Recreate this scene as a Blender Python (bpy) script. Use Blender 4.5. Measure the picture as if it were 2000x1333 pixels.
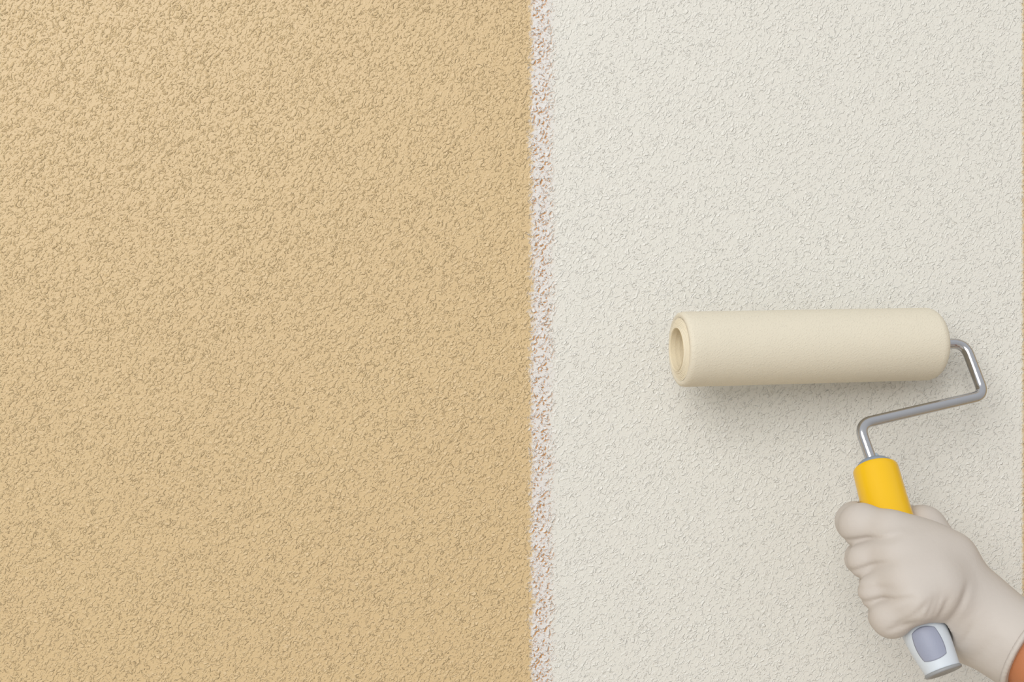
import bpy, math, random
import numpy as np
from mathutils import Vector

# ------------------------------------------------------------------ camera, world, light, exposure
for o in list(bpy.data.objects):
    bpy.data.objects.remove(o)
SC = bpy.context.scene
C = SC.collection
D = 0.88            # camera distance from the wall, metres
PX = 0.0004         # metres per photo pixel on the wall
CZ = 1.40           # camera height


def P(u, v, h=0.0):
    """point that stands h metres off the wall, seen at photo pixel (u, v)"""
    s = PX * (D - h) / D
    return Vector(((u - 1000) * s, -h, CZ - (v - 666.5) * s))


cam_d = bpy.data.cameras.new('camera')
cam = bpy.data.objects.new('camera', cam_d)
C.objects.link(cam)
cam.location = (0, -D, CZ)
cam.rotation_euler = (math.pi / 2, 0, 0)
cam_d.sensor_width = 36
cam_d.lens = 36 * D / (2000 * PX)
cam_d.clip_start = 0.02
SC.camera = cam
SC.view_settings.view_transform = 'Standard'
SC.view_settings.look = 'None'
SC.view_settings.gamma = 1
SC.view_settings.use_curve_mapping = False
SC.view_settings.exposure = 0.0

W = bpy.data.worlds.new('room_light')
SC.world = W
W.use_nodes = True
nt = W.node_tree
nt.nodes.clear()
wo = nt.nodes.new('ShaderNodeOutputWorld')
bg = nt.nodes.new('ShaderNodeBackground')
tc = nt.nodes.new('ShaderNodeTexCoord')
sx = nt.nodes.new('ShaderNodeSeparateXYZ')
rp = nt.nodes.new('ShaderNodeValToRGB')
mr = nt.nodes.new('ShaderNodeMapRange')
mr.inputs[1].default_value = -1
mr.inputs[2].default_value = 1
nt.links.new(tc.outputs['Generated'], sx.inputs[0])
nt.links.new(sx.outputs['Z'], mr.inputs[0])
nt.links.new(mr.outputs[0], rp.inputs[0])
rp.color_ramp.elements[0].color = (0.47, 0.455, 0.43, 1)
rp.color_ramp.elements[0].position = 0.25
rp.color_ramp.elements[1].color = (0.66, 0.68, 0.70, 1)
rp.color_ramp.elements[1].position = 0.85
nt.links.new(rp.outputs[0], bg.inputs[0])
bg.inputs[1].default_value = 1.04
nt.links.new(bg.outputs[0], wo.inputs[0])


def area(name, loc, target, size, power, col):
    ld = bpy.data.lights.new(name, 'AREA')
    ld.shape = 'SQUARE'
    ld.size = size
    ld.energy = power
    ld.color = col
    o = bpy.data.objects.new(name, ld)
    C.objects.link(o)
    o.location = loc
    o.rotation_euler = (Vector(target) - Vector(loc)).to_track_quat('-Z', 'Y').to_euler()
    return o


area('window_light', (-3.1, -6.2, 4.4), (0, 0, 1.4), 4.8, 385, (1.0, 0.99, 0.975))


# ------------------------------------------------------------------ helpers
def srgb(r, g, b):
    f = lambda c: (c / 255) / 12.92 if c / 255 <= 0.04045 else ((c / 255 + 0.055) / 1.055) ** 2.4
    return (f(r), f(g), f(b), 1)


def link(name, me, mat=None, parent=None):
    o = bpy.data.objects.new(name, me)
    C.objects.link(o)
    if mat:
        me.materials.append(mat)
    if parent:
        o.parent = parent
        if me is not None:
            o.matrix_parent_inverse = parent.matrix_world.inverted() if False else \
                __import__('mathutils').Matrix.Translation(-parent.location)
    return o


def mesh_from(name, verts, faces, smooth=True):
    me = bpy.data.meshes.new(name)
    me.from_pydata([tuple(map(float, v)) for v in verts], [], [tuple(map(int, f)) for f in faces])
    me.update()
    if smooth:
        me.polygons.foreach_set('use_smooth', [True] * len(me.polygons))
    return me


class NG:
    """tiny helper to write node maths"""
    def __init__(s, tree):
        s.t = tree

    def n(s, kind, **kw):
        x = s.t.nodes.new(kind)
        for k, v in kw.items():
            setattr(x, k, v)
        return x

    def put(s, sock, val):
        if hasattr(val, 'node'):
            s.t.links.new(val, sock)
        else:
            sock.default_value = val

    def m(s, op, a, b=0.0, c=0.0, clamp=False):
        x = s.n('ShaderNodeMath', operation=op, use_clamp=clamp)
        s.put(x.inputs[0], a)
        s.put(x.inputs[1], b)
        s.put(x.inputs[2], c)
        return x.outputs[0]

    def v(s, op, a, b=(0, 0, 0), scale=None):
        x = s.n('ShaderNodeVectorMath', operation=op)
        s.put(x.inputs[0], a)
        s.put(x.inputs[1], b)
        if scale is not None:
            s.put(x.inputs['Scale'], scale)
        return x.outputs['Value'] if op in ('DOT_PRODUCT', 'LENGTH', 'DISTANCE') else x.outputs[0]

    def step(s, x, a, b):
        q = s.n('ShaderNodeMapRange', interpolation_type='SMOOTHSTEP')
        s.put(q.inputs[0], x)
        s.put(q.inputs[1], a)
        s.put(q.inputs[2], b)
        return q.outputs[0]

    def mix(s, f, a, b):
        q = s.n('ShaderNodeMix', data_type='RGBA')
        s.put(q.inputs[0], f)
        s.put(q.inputs[6], a)
        s.put(q.inputs[7], b)
        return q.outputs[2]

    def noise(s, vec, scale, detail=2.0, rough=0.5, color=False):
        q = s.n('ShaderNodeTexNoise')
        s.put(q.inputs['Vector'], vec)
        q.inputs['Scale'].default_value = scale
        q.inputs['Detail'].default_value = detail
        q.inputs['Roughness'].default_value = rough
        return q.outputs['Color'] if color else q.outputs[0]


def new_mat(name):
    m = bpy.data.materials.new(name)
    m.use_nodes = True
    t = m.node_tree
    return m, NG(t), t.nodes['Principled BSDF']


# ------------------------------------------------------------------ relief of the wall (node group: point -> height)
def relief_group():
    g = bpy.data.node_groups.new('relief', 'ShaderNodeTree')
    g.interface.new_socket('P', in_out='INPUT', socket_type='NodeSocketVector')
    g.interface.new_socket('H', in_out='OUTPUT', socket_type='NodeSocketFloat')
    k = NG(g)
    gi = k.n('NodeGroupInput')
    go = k.n('NodeGroupOutput')
    p0 = k.v('SCALE', gi.outputs[0], scale=1.4)   # input: 1 = one photo pixel
    # warp so that strokes wander
    w = k.v('SUBTRACT', k.noise(p0, 1 / 16.0, 1.0, 0.5, True), (0.5, 0.5, 0.5))
    p = k.v('ADD', p0, k.v('SCALE', w, scale=18.0))
    # coordinates: s runs towards the lower right (the lee side), t along the strokes
    s = k.v('DOT_PRODUCT', p, (0.80, -0.60, 0))
    t = k.v('DOT_PRODUCT', p, (0.60, 0.80, 0))
    # ridges: a slow rise towards the lee side that drops steeply
    out = None
    for per, amp, off, gain, thr in ((19.0, 2.6, 3.1, 0.85, 0.50), (12.0, 2.4, 17.7, 0.6, 0.49)):
        co = k.n('ShaderNodeCombineXYZ')
        k.put(co.inputs[0], k.m('MULTIPLY', s, 1.0 / 15))
        k.put(co.inputs[1], k.m('MULTIPLY', t, 1.0 / 24))
        co.inputs[2].default_value = off
        n1 = k.noise(co.outputs[0], 21.0 / per, 1.0, 0.5)
        x = k.m('ADD', k.m('DIVIDE', s, per), k.m('MULTIPLY', n1, amp))
        f = k.m('FRACT', x)
        rise = k.m('POWER', f, 6.0)
        fall = k.m('SUBTRACT', 1.0, k.step(f, 1.0 - 2.2 / per, 1.0))
        ridge = k.m('MULTIPLY', rise, fall)
        # broken up along its length
        c2 = k.v('ADD', p0, (off * 31, off * 17, off * 5))
        msk = k.step(k.noise(c2, 1 / 6.0, 1.0, 0.5), thr - 0.04, thr + 0.12)
        ridge = k.m('MULTIPLY', k.m('MULTIPLY', ridge, msk), gain)
        out = ridge if out is None else k.m('MAXIMUM', out, ridge)
    # drops: oblong blobs, highest and steepest at their lower right end
    for cell, off, gain, R in ((17.0, 2.0, 1.5, 0.36), (20.0, 6.0, 1.4, 0.30), (12.0, 9.0, 1.0, 0.38)):
        vo = k.n('ShaderNodeTexVoronoi', voronoi_dimensions='3D', feature='F1')
        pc = k.n('ShaderNodeCombineXYZ')
        k.put(pc.inputs[0], k.m('MULTIPLY', s, 1 / (cell * 0.78)))
        k.put(pc.inputs[1], k.m('MULTIPLY', t, 1 / (cell * 1.15)))
        pc.inputs[2].default_value = off
        k.put(vo.inputs['Vector'], pc.outputs[0])
        vo.inputs['Scale'].default_value = 1
        q = k.v('SUBTRACT', pc.outputs[0], vo.outputs['Position'])
        sp = k.n('ShaderNodeSeparateXYZ')
        k.put(sp.inputs[0], q)
        r = k.v('LENGTH', q)
        inside = k.m('SUBTRACT', 1.0, k.step(r, R - 1.3 / cell, R + 0.5 / cell))
        ramp = k.m('POWER', k.m('ADD', k.m('MULTIPLY', sp.outputs[0], 1.1), 0.5, clamp=True), 3.6)
        cs = k.n('ShaderNodeSeparateColor')
        k.put(cs.inputs[0], vo.outputs['Color'])
        amp = k.m('MULTIPLY', k.step(cs.outputs[0], 0.25, 0.85), gain)
        b = k.m('MULTIPLY', k.m('MULTIPLY', inside, ramp), amp)
        out = k.m('MAXIMUM', out, b)
    fine = k.m('MULTIPLY', k.noise(p0, 1 / 5.0, 2.0, 0.6), 0.09)
    k.put(go.inputs[0], k.m('ADD', out, fine))
    return g


RELIEF = relief_group()
EDGE_X = 1060.0


def wall_material():
    m, k, b = new_mat('textured_paint')
    geo = k.n('ShaderNodeNewGeometry')
    sp = k.n('ShaderNodeSeparateXYZ')
    k.put(sp.inputs[0], geo.outputs['Position'])
    x = k.m('ADD', k.m('DIVIDE', sp.outputs[0], PX), 1000.0)
    y = k.m('ADD', k.m('DIVIDE', sp.outputs[2], PX), 5000.0)
    pc = k.n('ShaderNodeCombineXYZ')
    k.put(pc.inputs[0], x)
    k.put(pc.inputs[1], y)
    p = pc.outputs[0]

    def H(pp):
        g = k.n('ShaderNodeGroup')
        g.node_tree = RELIEF
        k.put(g.inputs[0], pp)
        return g.outputs[0]
    h = H(p)
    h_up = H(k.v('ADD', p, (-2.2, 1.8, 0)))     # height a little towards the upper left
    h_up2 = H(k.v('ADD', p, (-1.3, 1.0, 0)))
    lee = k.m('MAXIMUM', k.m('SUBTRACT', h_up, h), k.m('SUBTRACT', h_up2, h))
    # large wobble of the brushed edge
    wob = k.m('MULTIPLY', k.m('SUBTRACT', k.noise(p, 1 / 45.0, 2.0, 0.6), 0.5), 24.0)
    wob2 = k.m('MULTIPLY', k.m('SUBTRACT', k.noise(p, 1 / 7.0, 1.0, 0.5), 0.5), 22.0)
    xe = k.m('ADD', x, k.m('ADD', wob, wob2))
    # paint is on the band from EDGE_X to the far limit near the right of the frame
    left = k.step(k.m('ADD', xe, k.m('MULTIPLY', h, 16.0)), 1034.0, 1045.0)
    full = k.step(xe, 1062.0, 1090.0)
    right = k.step(k.m('ADD', x, k.m('MULTIPLY', wob2, 0.35)), 2001.0, 1993.0)
    cover = k.m('MULTIPLY', left, right)
    fringe = k.m('MULTIPLY', left, k.m('SUBTRACT', 1.0, full))
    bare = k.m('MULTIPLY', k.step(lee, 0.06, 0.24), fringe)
    # faint leftover specks of the roller just left of the edge
    tan1 = srgb(208, 182, 137)
    tan2 = srgb(205, 178, 134)
    tan = k.mix(k.noise(p, 1 / 300.0, 3.0), tan1, tan2)
    white = k.mix(k.noise(p, 1 / 26.0, 2.0), srgb(220, 218, 209), srgb(217, 214, 206))
    thin = k.mix(k.noise(p, 1 / 14.0, 1.0), srgb(219, 215, 212), srgb(214, 210, 205))
    wcol = k.mix(full, thin, white)
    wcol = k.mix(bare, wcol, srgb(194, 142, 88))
    col = k.mix(cover, tan, wcol)
    k.put(b.inputs['Base Color'], col)
    b.inputs['Roughness'].default_value = 0.42
    b.inputs['Specular IOR Level'].default_value = 0.5
    bump = k.n('ShaderNodeBump')
    bump.inputs['Strength'].default_value = 1.0
    # paint fills the relief: the coat is shallower, the fringe is the deepest
    amp = k.m('SUBTRACT', 1.0, k.m('MULTIPLY', k.m('MULTIPLY', full, right), 0.42))
    k.put(bump.inputs['Height'], k.m('MULTIPLY', k.m('MULTIPLY', h, amp), 0.00205))
    bump.inputs['Distance'].default_value = 1.0
    k.put(b.inputs['Normal'], bump.outputs[0])
    return m


def plain(name, col, rough=0.5, metal=0.0, spec=0.5, bump=None, noise_amt=0.0, sss=0.0):
    m, k, b = new_mat(name)
    tcn = k.n('ShaderNodeNewGeometry')
    pos = tcn.outputs['Position']
    c2 = tuple(min(1, c * (1 - noise_amt)) for c in col[:3]) + (1,)
    k.put(b.inputs['Base Color'], k.mix(k.noise(pos, 60.0, 3.0), col, c2))
    b.inputs['Roughness'].default_value = rough
    b.inputs['Metallic'].default_value = metal
    b.inputs['Specular IOR Level'].default_value = spec
    if sss:
        b.inputs['Subsurface Weight'].default_value = sss
        b.inputs['Subsurface Radius'].default_value = (0.012, 0.006, 0.004)
        b.inputs['Subsurface Scale'].default_value = 0.5
    if bump:
        sc, dist = bump
        bm = k.n('ShaderNodeBump')
        k.put(bm.inputs['Height'], k.m('MULTIPLY', k.noise(pos, sc, 4.0, 0.6), dist))
        bm.inputs['Distance'].default_value = 1.0
        k.put(b.inputs['Normal'], bm.outputs[0])
    return m


# ------------------------------------------------------------------ the wall
WALL = wall_material()
rng = random.Random(4)
X0, X1 = -2.4, 2.4
Z0, Z1 = 0.0, 2.8
TH = 0.12


def edge_line(base_px, amp, seed):
    """ragged vertical line shared by the two neighbouring surfaces"""
    r = random.Random(seed)
    n = 560
    out = []
    a = 0
    for i in range(n + 1):
        z = Z0 + (Z1 - Z0) * i / n
        a = a * 0.6 + r.uniform(-1, 1) * amp
        out.append((((base_px + a) - 1000) * PX, z))
    return out


def slab(name, left, right, mat, parent=None):
    n = len(left)
    v = []
    for (xl, z), (xr, _) in zip(left, right):
        v += [(xl, 0, z), (xr, 0, z), (xl, TH, z), (xr, TH, z)]
    f = []
    for i in range(n - 1):
        a, b = 4 * i, 4 * (i + 1)
        f += [(a, a + 1, b + 1, b), (a + 2, b + 2, b + 3, a + 3), (a, b, b + 2, a + 2), (a + 1, a + 3, b + 3, b + 1)]
    e = 4 * (n - 1)
    f += [(0, 2, 3, 1), (e, e + 1, e + 3, e + 2)]
    return link(name, mesh_from(name, v, f, False), mat, parent)


el = edge_line(1046, 6, 1)
er = edge_line(1997, 1.5, 2)
stl = [(X0, z) for _, z in el]
st2 = [(X1, z) for _, z in el]
wall = bpy.data.objects.new('wall_back', None)
C.objects.link(wall)
wall['kind'] = 'structure'
wall['label'] = 'rough textured wall, tan on the left and freshly painted off-white on the right'
a = slab('old_paint', stl, el, WALL, wall)
a['label'] = 'tan coloured rough plaster left of the paint edge'
a = slab('fresh_paint', el, er, WALL, wall)
a['label'] = 'fresh off-white paint coat with a ragged left edge'
a = slab('old_paint', er, st2, WALL, wall)
a['label'] = 'tan strip at the far right edge'
floor_m = plain('floor_paint', srgb(205, 196, 182), 0.7, noise_amt=0.08)
fl = link('floor', mesh_from('floor', [(X0, 0, 0), (X1, 0, 0), (X1, -4, 0), (X0, -4, 0),
                                       (X0, 0, -.1), (X1, 0, -.1), (X1, -4, -.1), (X0, -4, -.1)],
                             [(0, 3, 2, 1), (4, 5, 6, 7), (0, 1, 5, 4), (1, 2, 6, 5), (2, 3, 7, 6), (3, 0, 4, 7)], False), floor_m)
fl['kind'] = 'structure'


# ------------------------------------------------------------------ swept tubes and lathes
def catmull(pts, n):
    """pts: list of numpy vectors, n samples between neighbours"""
    pts = [np.array(p, float) for p in pts]
    ext = [2 * pts[0] - pts[1]] + pts + [2 * pts[-1] - pts[-2]]
    out = []
    for i in range(1, len(ext) - 2):
        a, b, c, d = ext[i - 1:i + 3]
        for j in range(n):
            t = j / n
            out.append(0.5 * ((2 * b) + (c - a) * t + (2 * a - 5 * b + 4 * c - d) * t * t + (3 * b - a - 3 * c + d) * t ** 3))
    out.append(ext[-2])
    return out


def sweep(name, path, radii, seg=32, cap=True, flat=1.0, mat=None, parent=None, ref=(0, -1, 0)):
    path = [np.array(p, float) for p in path]
    v, f = [], []
    T = []
    for i in range(len(path)):
        t = path[min(i + 1, len(path) - 1)] - path[max(i - 1, 0)]
        T.append(t / np.linalg.norm(t))
    nrm = np.array(ref, float)
    for i, (p, t) in enumerate(zip(path, T)):
        nrm = nrm - t * nrm.dot(t)
        nrm /= np.linalg.norm(nrm)
        b = np.cross(t, nrm)
        for j in range(seg):
            a = 2 * math.pi * j / seg
            v.append(p + radii[i] * (math.cos(a) * nrm * flat + math.sin(a) * b))
    for i in range(len(path) - 1):
        for j in range(seg):
            j2 = (j + 1) % seg
            f.append((i * seg + j, (i + 1) * seg + j, (i + 1) * seg + j2, i * seg + j2))
    if cap:
        f.append(tuple(range(seg)))
        f.append(tuple(reversed(range((len(path) - 1) * seg, len(path) * seg))))
    me = mesh_from(name, v, f)
    if cap:
        me.polygons[len(f) - 1].use_smooth = False
        me.polygons[len(f) - 2].use_smooth = False
    return link(name, me, mat, parent)


def lathe(name, origin, axis, profile, seg=96, mat=None, parent=None, closed=False):
    """profile: (distance along axis, radius) list turned about axis"""
    axis = np.array(axis, float)
    axis /= np.linalg.norm(axis)
    u = np.cross(axis, (0, 0, 1))
    u /= np.linalg.norm(u)
    w = np.cross(axis, u)
    o = np.array(origin, float)
    v, f = [], []
    for (s, r) in profile:
        for j in range(seg):
            a = 2 * math.pi * j / seg
            v.append(o + axis * s + r * (math.cos(a) * u + math.sin(a) * w))
    n = len(profile)
    for i in range(n if closed else n - 1):
        i2 = (i + 1) % n
        for j in range(seg):
            j2 = (j + 1) % seg
            f.append((i * seg + j, i * seg + j2, i2 * seg + j2, i2 * seg + j))
    me = mesh_from(name, v, f)
    return link(name, me, mat, parent)


# ------------------------------------------------------------------ the paint roller
roller = bpy.data.objects.new('paint_roller', None)
C.objects.link(roller)
RL = P(1320, 683, 0.063)
RR = P(1826, 672, 0.0285)
roller.location = RR
roller['label'] = 'cream paint roller on a bent steel frame with yellow and pale grey handle'
roller['category'] = 'paint roller'
bpy.context.view_layer.update()

nap = plain('cream_sleeve', srgb(220, 212, 193), 0.75, spec=0.2, noise_amt=0.04)
k = NG(nap.node_tree)
b = nap.node_tree.nodes['Principled BSDF']
g = k.n('ShaderNodeNewGeometry')
pp = k.v('SCALE', g.outputs['Position'], scale=2.1 / PX)
w = k.v('SUBTRACT', k.noise(pp, 1 / 14.0, 2.0, 0.5, True), (0.5, 0.5, 0.5))
pw = k.v('ADD', pp, k.v('SCALE', w, scale=9.0))
d1 = k.v('DOT_PRODUCT', pw, (0.55, 0, -0.8))
fr = k.m('FRACT', k.m('ADD', k.m('MULTIPLY', k.noise(pw, 1 / 9.0, 2.0, 0.55), 2.6), k.m('DIVIDE', d1, 9.0)))
hh = k.m('MULTIPLY', k.m('POWER', fr, 2.0), k.m('SUBTRACT', 1.0, k.step(fr, 0.80, 1.0)))
hh = k.m('MULTIPLY', hh, k.step(k.noise(pp, 1 / 8.0, 1.0), 0.38, 0.62))
hh = k.m('ADD', hh, k.m('MULTIPLY', k.noise(pp, 1 / 3.0, 2.0), 0.4))
bm = k.n('ShaderNodeBump')
k.put(bm.inputs['Height'], k.m('MULTIPLY', hh, 0.00015))
bm.inputs['Distance'].default_value = 1.0
k.put(b.inputs['Normal'], bm.outputs[0])

edge_m = plain('sleeve_layers', srgb(234, 224, 200), 0.8, spec=0.2, noise_amt=0.05, bump=(2500, 0.0002))
core_m = plain('core_tube', srgb(230, 217, 188), 0.7, spec=0.2, noise_amt=0.12, bump=(900, 0.0002))

ax = (RR - RL)
LEN = ax.length
R = 0.0274
RI = 0.0153
# outer cover: from the left lip, along the body, round the shoulder at the right end
prof = [(0.0040, R - 0.0055), (0.0024, R - 0.0036), (0.0026, R - 0.0018), (0.0036, R - 0.0006), (0.0062, R)]
for i in range(1, 24):
    prof.append((0.0062 + (LEN - 0.0062 - 0.0088) * i / 24, R))
sh = 0.0085
for i in range(0, 15):
    a = math.pi / 2 * i / 14
    prof.append((LEN - sh + sh * math.sin(a), R - sh + sh * math.cos(a) * 1.0))
prof.append((LEN + 0.0008, 0.0065))
prof.append((LEN + 0.0008, 0.0039))
lathe('sleeve', RL, ax, prof, mat=nap, parent=roller)
# rolled layers seen on the open end
layers = 7
prof = []
r = R - 0.0045
rng = random.Random(3)
for i in range(layers):
    wd = (R - 0.0045 - RI) / layers
    z = 0.0026 + 0.0004 * rng.random() - 0.00035 * i
    prof += [(z + 0.0002, r), (z + 0.0001, r - wd * 0.18), (z, r - wd * 0.5), (z + 0.0001, r - wd * 0.82), (z + 0.00018, r - wd * 0.98)]
    r -= wd
lathe('rolled_layers', RL, ax, prof, mat=edge_m, parent=roller)
# hollow core with stepped windings, closed far inside
prof = [(0.0002, RI + 0.0005), (0.0006, RI + 0.0001)]
for i in range(9):
    s = 0.0008 + i * 0.0035
    rr = RI - i * 0.00008
    prof += [(s + 0.0004, rr), (s + 0.0030, rr - 0.00005), (s + 0.0034, rr - 0.00015)]
prof += [(0.05, RI - 0.0015), (0.12, RI - 0.0016), (0.121, 0.0), ]
lathe('core_tube', RL, ax, prof, mat=core_m, parent=roller)

steel = plain('polished_steel', (0.54, 0.54, 0.56, 1), 0.16, metal=1.0, noise_amt=0.08)
HAXIS = [(1709, 914, .078), (1734, 1005, .099), (1769, 1115, .1265), (1804, 1228, .154), (1842, 1312, .168)]
HP = [np.array(P(*q)) for q in HAXIS]


def fillet(pts, radii, n=10):
    """polyline with rounded corners"""
    pts = [np.array(p, float) for p in pts]
    out = [pts[0]]
    for i in range(1, len(pts) - 1):
        a, b_, c = pts[i - 1], pts[i], pts[i + 1]
        u = (a - b_) / np.linalg.norm(a - b_)
        w_ = (c - b_) / np.linalg.norm(c - b_)
        r_ = radii[i - 1]
        p0, p2 = b_ + u * r_, b_ + w_ * r_
        for j in range(n + 1):
            t = j / n
            out.append((1 - t) ** 2 * p0 + 2 * t * (1 - t) * b_ + t * t * p2)
    out.append(pts[-1])
    return out


axn = np.array(ax.normalized())
inside_pt = np.array(RR) - axn * 0.02
hdir = (HP[1] - HP[0]) / np.linalg.norm(HP[1] - HP[0])
rod_pts = [inside_pt, np.array(P(1884, 671, .027)), np.array(P(1922, 772, .045)), np.array(P(1677, 829, .066)), HP[0] + hdir * 0.01]
rod = fillet(rod_pts, [0.010, 0.0085, 0.0105], 12)
rod2 = []
for i in range(len(rod) - 1):
    n_ = max(1, int(np.linalg.norm(rod[i + 1] - rod[i]) / 0.004))
    for j in range(n_):
        rod2.append(rod[i] + (rod[i + 1] - rod[i]) * j / n_)
rod2.append(rod[-1])
fr_o = sweep('frame', rod2, [0.0040] * len(rod2), 24, mat=steel, parent=roller)
fr_o['label'] = 'bent steel rod'
# handle: one smooth curved axis
HC = catmull(HP, 16)
HL = [0]
for i in range(1, len(HC)):
    HL.append(HL[-1] + np.linalg.norm(HC[i] - HC[i - 1]))
HTOT = HL[-1]


def hpt(s):
    s = min(max(s, 0), HTOT)
    i = int(np.searchsorted(HL, s)) - 1
    i = max(0, min(i, len(HC) - 2))
    t = (s - HL[i]) / (HL[i + 1] - HL[i])
    return HC[i] + (HC[i + 1] - HC[i]) * t


HR_KEYS = [(0.0, .0158), (0.25, .0163), (0.5, .0160), (0.70, .0152), (0.80, .0149), (0.90, .0134), (1.0, .0112)]


def hrad(s):
    f = s / HTOT
    return float(np.interp(f, [a for a, _ in HR_KEYS], [b_ for _, b_ in HR_KEYS]))


def handle_piece(name, f0, f1, mat, round0=0.0, round1=0.0, dr=0.0, n=40):
    path, rad = [], []
    s0, s1 = f0 * HTOT, f1 * HTOT
    ss = list(np.linspace(s0, s1, n))
    if round0:
        ss = [s0 + round0 * q for q in (0, .08, .2, .4, .7)] + [s for s in ss if s > s0 + round0]
    if round1:
        ss = [s for s in ss if s < s1 - round1] + [s1 - round1 * q for q in (.7, .4, .2, .08, 0)]
    for s in ss:
        r_ = hrad(s) + dr
        if round0 and s < s0 + round0:
            q = 1 - (s - s0) / round0
            r_ -= round0 * (1 - math.sqrt(max(0, 1 - q * q)))
        if round1 and s > s1 - round1:
            q = 1 - (s1 - s) / round1
            r_ -= round1 * (1 - math.sqrt(max(0, 1 - q * q)))
        path.append(hpt(s))
        rad.append(r_)
    return sweep(name, path, rad, 64, mat=mat, parent=roller)


yellow = plain('yellow_plastic', srgb(233, 184, 8), 0.24, spec=0.5, noise_amt=0.02)
pale = plain('pale_grey_plastic', srgb(208, 216, 224), 0.42, spec=0.4, noise_amt=0.03)
blue_grey = plain('blue_grey_plastic', srgb(138, 150, 164), 0.4, noise_amt=0.05)
cap_grey = plain('grey_end_cap', srgb(150, 152, 154), 0.45, noise_amt=0.1)
patch_m = plain('brushed_grey_patch', srgb(152, 157, 176), 0.5, noise_amt=0.1, bump=(1200, 0.0001))

g1 = handle_piece('yellow_grip', 0.0, 0.55, yellow, round0=0.0022)
g1['label'] = 'glossy yellow upper grip'
g2 = handle_piece('grey_grip', 0.55, 1.0, pale, round1=0.0008)
g2['label'] = 'pale grey lower grip'
# cap at the lower end, slightly proud lip
e_s = HTOT
e_dir = (hpt(HTOT) - hpt(HTOT - 0.01))
e_dir /= np.linalg.norm(e_dir)
base = hpt(HTOT)
r_e = hrad(HTOT)
lathe('end_cap', base, e_dir, [(-0.0012, r_e - .0004), (-0.0008, r_e + 0.0006), (0.0002, r_e + 0.0010), (0.0010, r_e + 0.0007), (0.0014, r_e - 0.0006),
                               (0.0012, r_e - 0.0022), (0.0006, r_e - 0.004), (0.0004, r_e * 0.3), (0.0004, 0.0)], 64, cap_grey, roller)['label'] = 'darker grey round end cap'
# domed ferrule above the yellow grip and the short collar round the rod
d0 = -hdir
lathe('ferrule', HP[0], d0, [(-0.002, 0.0132), (0.0004, 0.0132), (0.0024, 0.0122), (0.0043, 0.0102), (0.0056, 0.0075), (0.0062, 0.0050), (0.0062, 0.0)], 64, blue_grey, roller)['label'] = 'blue-grey dome on top of the grip'
lathe('collar', HP[0], d0, [(0.004, 0.0050), (0.0092, 0.0048), (0.0097, 0.0045), (0.0097, 0.0039)], 48, plain('collar_plastic', srgb(170, 184, 194), 0.3), roller)['label'] = 'pale blue collar round the rod'

# rounded grey patch on the lower grip, follows the curve of the handle
camp = np.array((0, -D, CZ))


def patch():
    s_c, s_half, a_half = 0.893 * HTOT, 0.0094, 0.0092
    n = 22
    v, f = [], []
    for lay in (0.00035, -0.0004):
        for i in range(n + 1):
            for j in range(n + 1):
                x_, y_ = 2 * i / n - 1, 2 * j / n - 1
                # squircle mapping
                X = x_ * math.sqrt(1 - 0.32 * y_ * y_)
                Y = y_ * math.sqrt(1 - 0.32 * x_ * x_)
                s = s_c + X * s_half
                c = hpt(s)
                t = hpt(s + 0.002) - hpt(s - 0.002)
                t /= np.linalg.norm(t)
                view = camp - c
                nn = view - t * view.dot(t)
                nn /= np.linalg.norm(nn)
                bb = np.cross(t, nn)
                r_ = hrad(s)
                an = Y * a_half / r_ + PATCH_A
                v.append(c + (r_ + lay) * (math.cos(an) * nn + math.sin(an) * bb))
    N = (n + 1) ** 2
    for i in range(n):
        for j in range(n):
            a_ = i * (n + 1) + j
            f.append((a_, a_ + 1, a_ + n + 2, a_ + n + 1))
            f.append((N + a_, N + a_ + n + 1, N + a_ + n + 2, N + a_ + 1))
    for i in range(n):
        for (p_, q_) in ((i, i + 1), (n * (n + 1) + i + 1, n * (n + 1) + i), ((i + 1) * (n + 1), i * (n + 1)), (i * (n + 1) + n, (i + 1) * (n + 1) + n)):
            f.append((q_, p_, p_ + N, q_ + N))
    o = link('patch', mesh_from('patch', v, f), patch_m, roller)
    o['label'] = 'rounded slate-grey patch on the lower grip'


PATCH_A = 0.06
patch()


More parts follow.
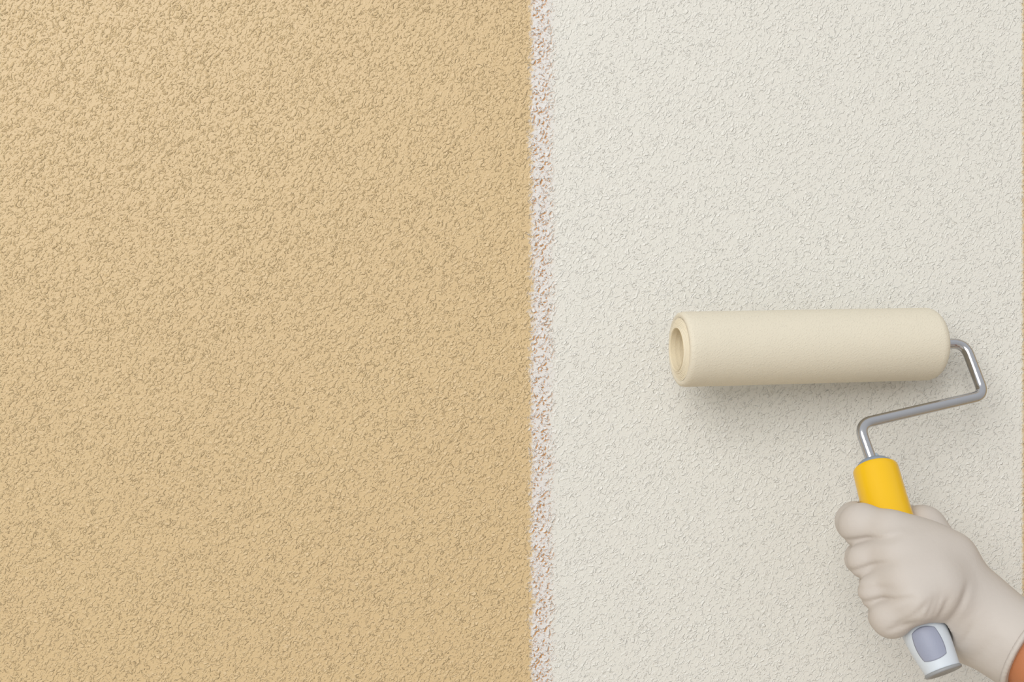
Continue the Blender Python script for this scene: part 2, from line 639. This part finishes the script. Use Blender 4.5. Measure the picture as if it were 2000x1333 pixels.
# ------------------------------------------------------------------ the gloved hand (one smooth implicit surface, meshed by surface nets)
def surface_nets(F, org, h):
    nx, ny, nz = F.shape
    neg = F < 0
    cnt = np.zeros((nx - 1, ny - 1, nz - 1), np.int8)
    acc = np.zeros((nx - 1, ny - 1, nz - 1, 3), np.float32)
    n = np.zeros((nx - 1, ny - 1, nz - 1), np.int8)
    corners = [(i, j, k_) for i in (0, 1) for j in (0, 1) for k_ in (0, 1)]
    sl = lambda c: (slice(c[0], nx - 1 + c[0]), slice(c[1], ny - 1 + c[1]), slice(c[2], nz - 1 + c[2]))
    for a_ in corners:
        cnt += neg[sl(a_)]
    act = (cnt > 0) & (cnt < 8)
    idx = np.argwhere(act)
    I, J, K = idx.T
    acc = np.zeros((len(idx), 3))
    num = np.zeros(len(idx))
    for a_ in corners:
        for d in range(3):
            if a_[d] == 0:
                b2 = list(a_)
                b2[d] = 1
                fa = F[I + a_[0], J + a_[1], K + a_[2]]
                fb = F[I + b2[0], J + b2[1], K + b2[2]]
                cr = (fa < 0) != (fb < 0)
                t = np.where(cr, fa / np.where(cr, fa - fb, 1), 0)
                p_ = np.tile(np.array(a_, float), (len(idx), 1))
                p_[:, d] += t
                acc += p_ * cr[:, None]
                num += cr
    V = (idx + acc / num[:, None]) * h + org
    vid = -np.ones(act.shape, np.int64)
    vid[I, J, K] = np.arange(len(idx))
    faces = []
    for d in range(3):
        e = [0, 0, 0]
        e[d] = 1
        A = neg[:nx - e[0], :ny - e[1], :nz - e[2]]
        B = neg[e[0]:, e[1]:, e[2]:]
        cr = np.argwhere(A != B)
        o1, o2 = [(1, 2), (2, 0), (0, 1)][d]
        ok = np.ones(len(cr), bool)
        for q in (o1, o2):
            ok &= (cr[:, q] > 0) & (cr[:, q] < F.shape[q] - 1)
        cr = cr[ok]
        def g_(da, db):
            c_ = cr.copy()
            c_[:, o1] -= da
            c_[:, o2] -= db
            return vid[c_[:, 0], c_[:, 1], c_[:, 2]]
        q4 = np.stack([g_(1, 1), g_(0, 1), g_(0, 0), g_(1, 0)], 1)
        flip = ~neg[cr[:, 0], cr[:, 1], cr[:, 2]]
        q4[flip] = q4[flip][:, ::-1]
        faces.append(q4)
    faces = np.concatenate(faces)
    faces = faces[(faces >= 0).all(1)]
    return V, faces


def fast_mesh(name, V, Fq):
    me = bpy.data.meshes.new(name)
    me.vertices.add(len(V))
    me.vertices.foreach_set('co', V.astype(np.float32).ravel())
    me.loops.add(Fq.size)
    me.loops.foreach_set('vertex_index', Fq.astype(np.int32).ravel())
    me.polygons.add(len(Fq))
    me.polygons.foreach_set('loop_start', np.arange(0, Fq.size, 4, dtype=np.int32))
    me.polygons.foreach_set('use_smooth', np.ones(len(Fq), bool))
    me.update()
    me.validate()
    return me


def Q(u, v, h, rpx):
    """joint: point and radius given in photo pixels at that depth"""
    return np.array(P(u, v, h)), rpx * PX * (D - h) / D


def cone(X, a_, b_):
    """rounded cone between two joints"""
    (pa, ra), (pb, rb) = a_, b_
    ba = pb - pa
    L2 = ba.dot(ba)
    w_ = [X[i] - pa[i] for i in range(3)]
    t = np.clip((w_[0] * ba[0] + w_[1] * ba[1] + w_[2] * ba[2]) / L2, 0, 1)
    t = t.astype(np.float32)
    d = np.sqrt((w_[0] - ba[0] * t) ** 2 + (w_[1] - ba[1] * t) ** 2 + (w_[2] - ba[2] * t) ** 2)
    return d - (ra + (rb - ra) * t)


def smin(a_, b_, k_):
    h_ = np.clip(0.5 + 0.5 * (b_ - a_) / k_, 0, 1)
    return b_ + (a_ - b_) * h_ - k_ * h_ * (1 - h_)


def chain(X, js, k_=0.004):
    d = None
    for i in range(len(js) - 1):
        c_ = cone(X, Q(*js[i]), Q(*js[i + 1]))
        d = c_ if d is None else smin(d, c_, k_)
    return d


FINGERS = {
    'index': [(1800, 1066, .130, 44), (1740, 1040, .129, 39), (1683, 1027, .114, 40), (1672, 1020, .088, 36), (1700, 1010, .070, 32), (1745, 1012, .066, 28)],
    'middle': [(1812, 1095, .144, 44), (1748, 1083, .1425, 40), (1692, 1096, .131, 32), (1684, 1092, .104, 30), (1715, 1080, .088, 27), (1765, 1082, .084, 25)],
    'ring': [(1826, 1135, .158, 42), (1768, 1137, .1570, 40), (1714, 1156, .146, 33), (1710, 1150, .118, 30), (1740, 1140, .101, 26), (1785, 1140, .097, 24)],
    'little': [(1836, 1158, .164, 40), (1787, 1175, .168, 38), (1740, 1207, .158, 36), (1734, 1203, .130, 34), (1762, 1200, .115, 28), (1800, 1200, .112, 22)],
}
WR = (1925, 1218, .172)
CUFF_C = np.array(P(2013, 1271, .166))
ARM = [(1915, 1216, .145, 69), (1983, 1258, .159, 77), (2108, 1332, .188, 94), (2300, 1470, .235, 118)]


def arm_field(X, grow=0.0):
    return chain(X, [(u, v, h, r + grow) for u, v, h, r in ARM], 0.01)


def build_glove():
    h = 0.00125
    lo = np.array(P(1600, 1400, .02))
    hi = np.array(P(2110, 950, .02))
    x0 = min(P(1600, 1100, .02)[0], P(1600, 1100, .25)[0])
    x1 = P(2130, 1100, .15)[0]
    z1 = P(1800, 940, .15)[2] + 0.005
    z0 = P(1800, 1480, .22)[2]
    y0, y1 = -0.262, -0.035
    gx = np.arange(x0, x1, h, dtype=np.float32)
    gy = np.arange(y0, y1, h, dtype=np.float32)
    gz = np.arange(z0, z1, h, dtype=np.float32)
    X = np.meshgrid(gx, gy, gz, indexing='ij', sparse=True)
    X = [np.asarray(q) for q in X]
    # fingers
    fd = pr = None
    for nme, js in FINGERS.items():
        dp = chain(X, js[:2], 0.005)
        d = chain(X, js[1:], 0.006)
        pr = dp if pr is None else smin(pr, dp, 0.012)
        fd = d if fd is None else smin(fd, d, 0.0030)
    fd = smin(fd, pr, 0.007)
    # back of the hand: a broad smooth mass from the knuckles to the wrist
    mc = [((1785, 1060, .128, 44), (1848, 1096, .136, 47)),
          ((1848, 1096, .136, 47), (1888, 1172, .140, 40)),
          ((1775, 1092, .143, 40), (1895, 1178, .144, 50)),
          ((1790, 1132, .152, 42), (1900, 1195, .144, 56)),
          ((1806, 1157, .160, 38), (1900, 1210, .142, 56))]
    pd = None
    for a_, b_ in mc:
        d = cone(X, Q(*a_), Q(*b_))
        pd = d if pd is None else smin(pd, d, 0.020)
    # thumb and its ball on the far side
    th = chain(X, [(1915, 1178, .132, 44), (1854, 1090, .110, 40), (1803, 1032, .090, 38), (1765, 1020, .066, 30), (1720, 1035, .058, 26)], 0.010)
    heel = chain(X, [(1905, 1200, .135, 60), (1885, 1244, .130, 40), (1850, 1215, .125, 30)], 0.012)
    arm = arm_field(X)
    d = smin(pd, fd, 0.010)
    d = smin(d, heel, 0.010)
    d = smin(d, arm, 0.016)
    d = smin(d, th, 0.0035)
    # pressed in by the handle
    hd = None
    for i in range(0, len(HC) - 1, 2):
        j = min(i + 2, len(HC) - 1)
        c_ = cone(X, (HC[i], hrad(HL[i])), (HC[j], hrad(HL[j])))
        hd = c_ if hd is None else np.minimum(hd, c_)
    d = -smin(-d, hd - 0.0010, 0.0012)
    # creases and wrinkles
    wx, wz = X[0], X[2]
    front = 1 / (1 + np.exp((X[1] + 0.108) / 0.006))
    for (u0, v0, u1, v1, hh_, wd, dep) in GROOVES:
        a2, b2 = P(u0, v0, hh_), P(u1, v1, hh_)
        ex, ez = b2[0] - a2[0], b2[2] - a2[2]
        t = np.clip(((wx - a2[0]) * ex + (wz - a2[2]) * ez) / (ex * ex + ez * ez), 0, 1)
        r2 = (wx - a2[0] - ex * t) ** 2 + (wz - a2[2] - ez * t) ** 2
        prof_ = np.sin(np.pi * np.clip(t * 0.85 + 0.12, 0.01, 0.99)) ** 0.6
        d = d + front * (dep * np.exp(-r2 / wd ** 2) * prof_)
    # cut at the cuff
    n_ = CUFF_N
    pl = (X[0] - CUFF_C[0]) * n_[0] + (X[1] - CUFF_C[1]) * n_[1] + (X[2] - CUFF_C[2]) * n_[2]
    rim = np.sqrt(arm ** 2 + (pl + 0.0012) ** 2) - 0.0019
    d = np.maximum(d, pl)
    V, Fq = surface_nets(np.asarray(d), np.array((x0, y0, z0)), h)
    gm = fast_mesh('glove', V, Fq)
    V, Fq = surface_nets(np.asarray(rim), np.array((x0, y0, z0)), h)
    rm = fast_mesh('cuff_rim', V, Fq)
    return gm, rm


_ad = np.array(P(2110, 1330, .188)) - np.array(P(1985, 1254, .160))
CUFF_N = _ad / np.linalg.norm(_ad)
GROOVES = [  # u0, v0, u1, v1, height off the wall, width, depth
    (1775, 1206, 1800, 1174, .175, .0018, .0010), (1793, 1200, 1813, 1168, .178, .0016, .0009),
    (1808, 1202, 1826, 1162, .178, .0017, .0011), (1822, 1200, 1837, 1158, .178, .0016, .0008),
    (1838, 1206, 1852, 1166, .178, .0020, .0011), (1853, 1222, 1884, 1152, .172, .0030, .0014),
    (1874, 1182, 1893, 1138, .172, .0028, .0010), (1762, 1196, 1786, 1160, .175, .0035, .0012),
    (1740, 1234, 1784, 1212, .172, .0018, .0012), (1748, 1222, 1770, 1206, .172, .0015, .0007),
    (1666, 1070, 1748, 1040, .140, .0018, .0018), (1678, 1126, 1734, 1092, .150, .0018, .0017),
    (1690, 1160, 1738, 1143, .160, .0020, .0010), (1704, 1190, 1768, 1160, .168, .0018, .0018),
    (1905, 1290, 1935, 1230, .165, .0040, .0010), (1868, 1250, 1880, 1205, .155, .0018, .0008),
    (1930, 1300, 1950, 1262, .170, .0025, .0006)]

glove_m = plain('cream_rubber', srgb(196, 188, 180), 0.55, spec=0.3, noise_amt=0.03, bump=(260, 0.0002))
skin_m = plain('skin', srgb(190, 124, 84), 0.5, spec=0.35, noise_amt=0.12, bump=(700, 0.0002), sss=0.15)

person = bpy.data.objects.new('person', None)
C.objects.link(person)
person.location = P(1900, 1200, .165)
person['label'] = 'right arm reaching in, cream rubber glove gripping the roller handle'
person['category'] = 'person'
bpy.context.view_layer.update()

gm, rm = build_glove()
gl = link('glove', gm, glove_m, person)
gl['label'] = 'cream rubber glove'
rim = link('cuff_rim', rm, glove_m)
rim.parent = gl
rim.matrix_parent_inverse = __import__('mathutils').Matrix()
# forearm, elbow and the start of the upper arm, continuous
arm_pts = [Q(1925, 1216, .147, 66), Q(1985, 1259, .159, 71), Q(2045, 1296, .173, 77), Q(2110, 1332, .188, 84), Q(2300, 1470, .235, 112)]
ap = [np.append(p, r) for p, r in arm_pts]
ap += [np.array((0.56, -.40, .955, .041)), np.array((0.64, -.50, .90, .043)), np.array((0.68, -.56, .93, .044)), np.array((0.70, -.60, 1.06, .048)), np.array((0.71, -.62, 1.16, .050))]
cc = catmull(ap, 8)
sweep('arm', [c_[:3] for c_ in cc], [c_[3] for c_ in cc], 48, mat=skin_m, parent=person)['label'] = 'bare tanned forearm'
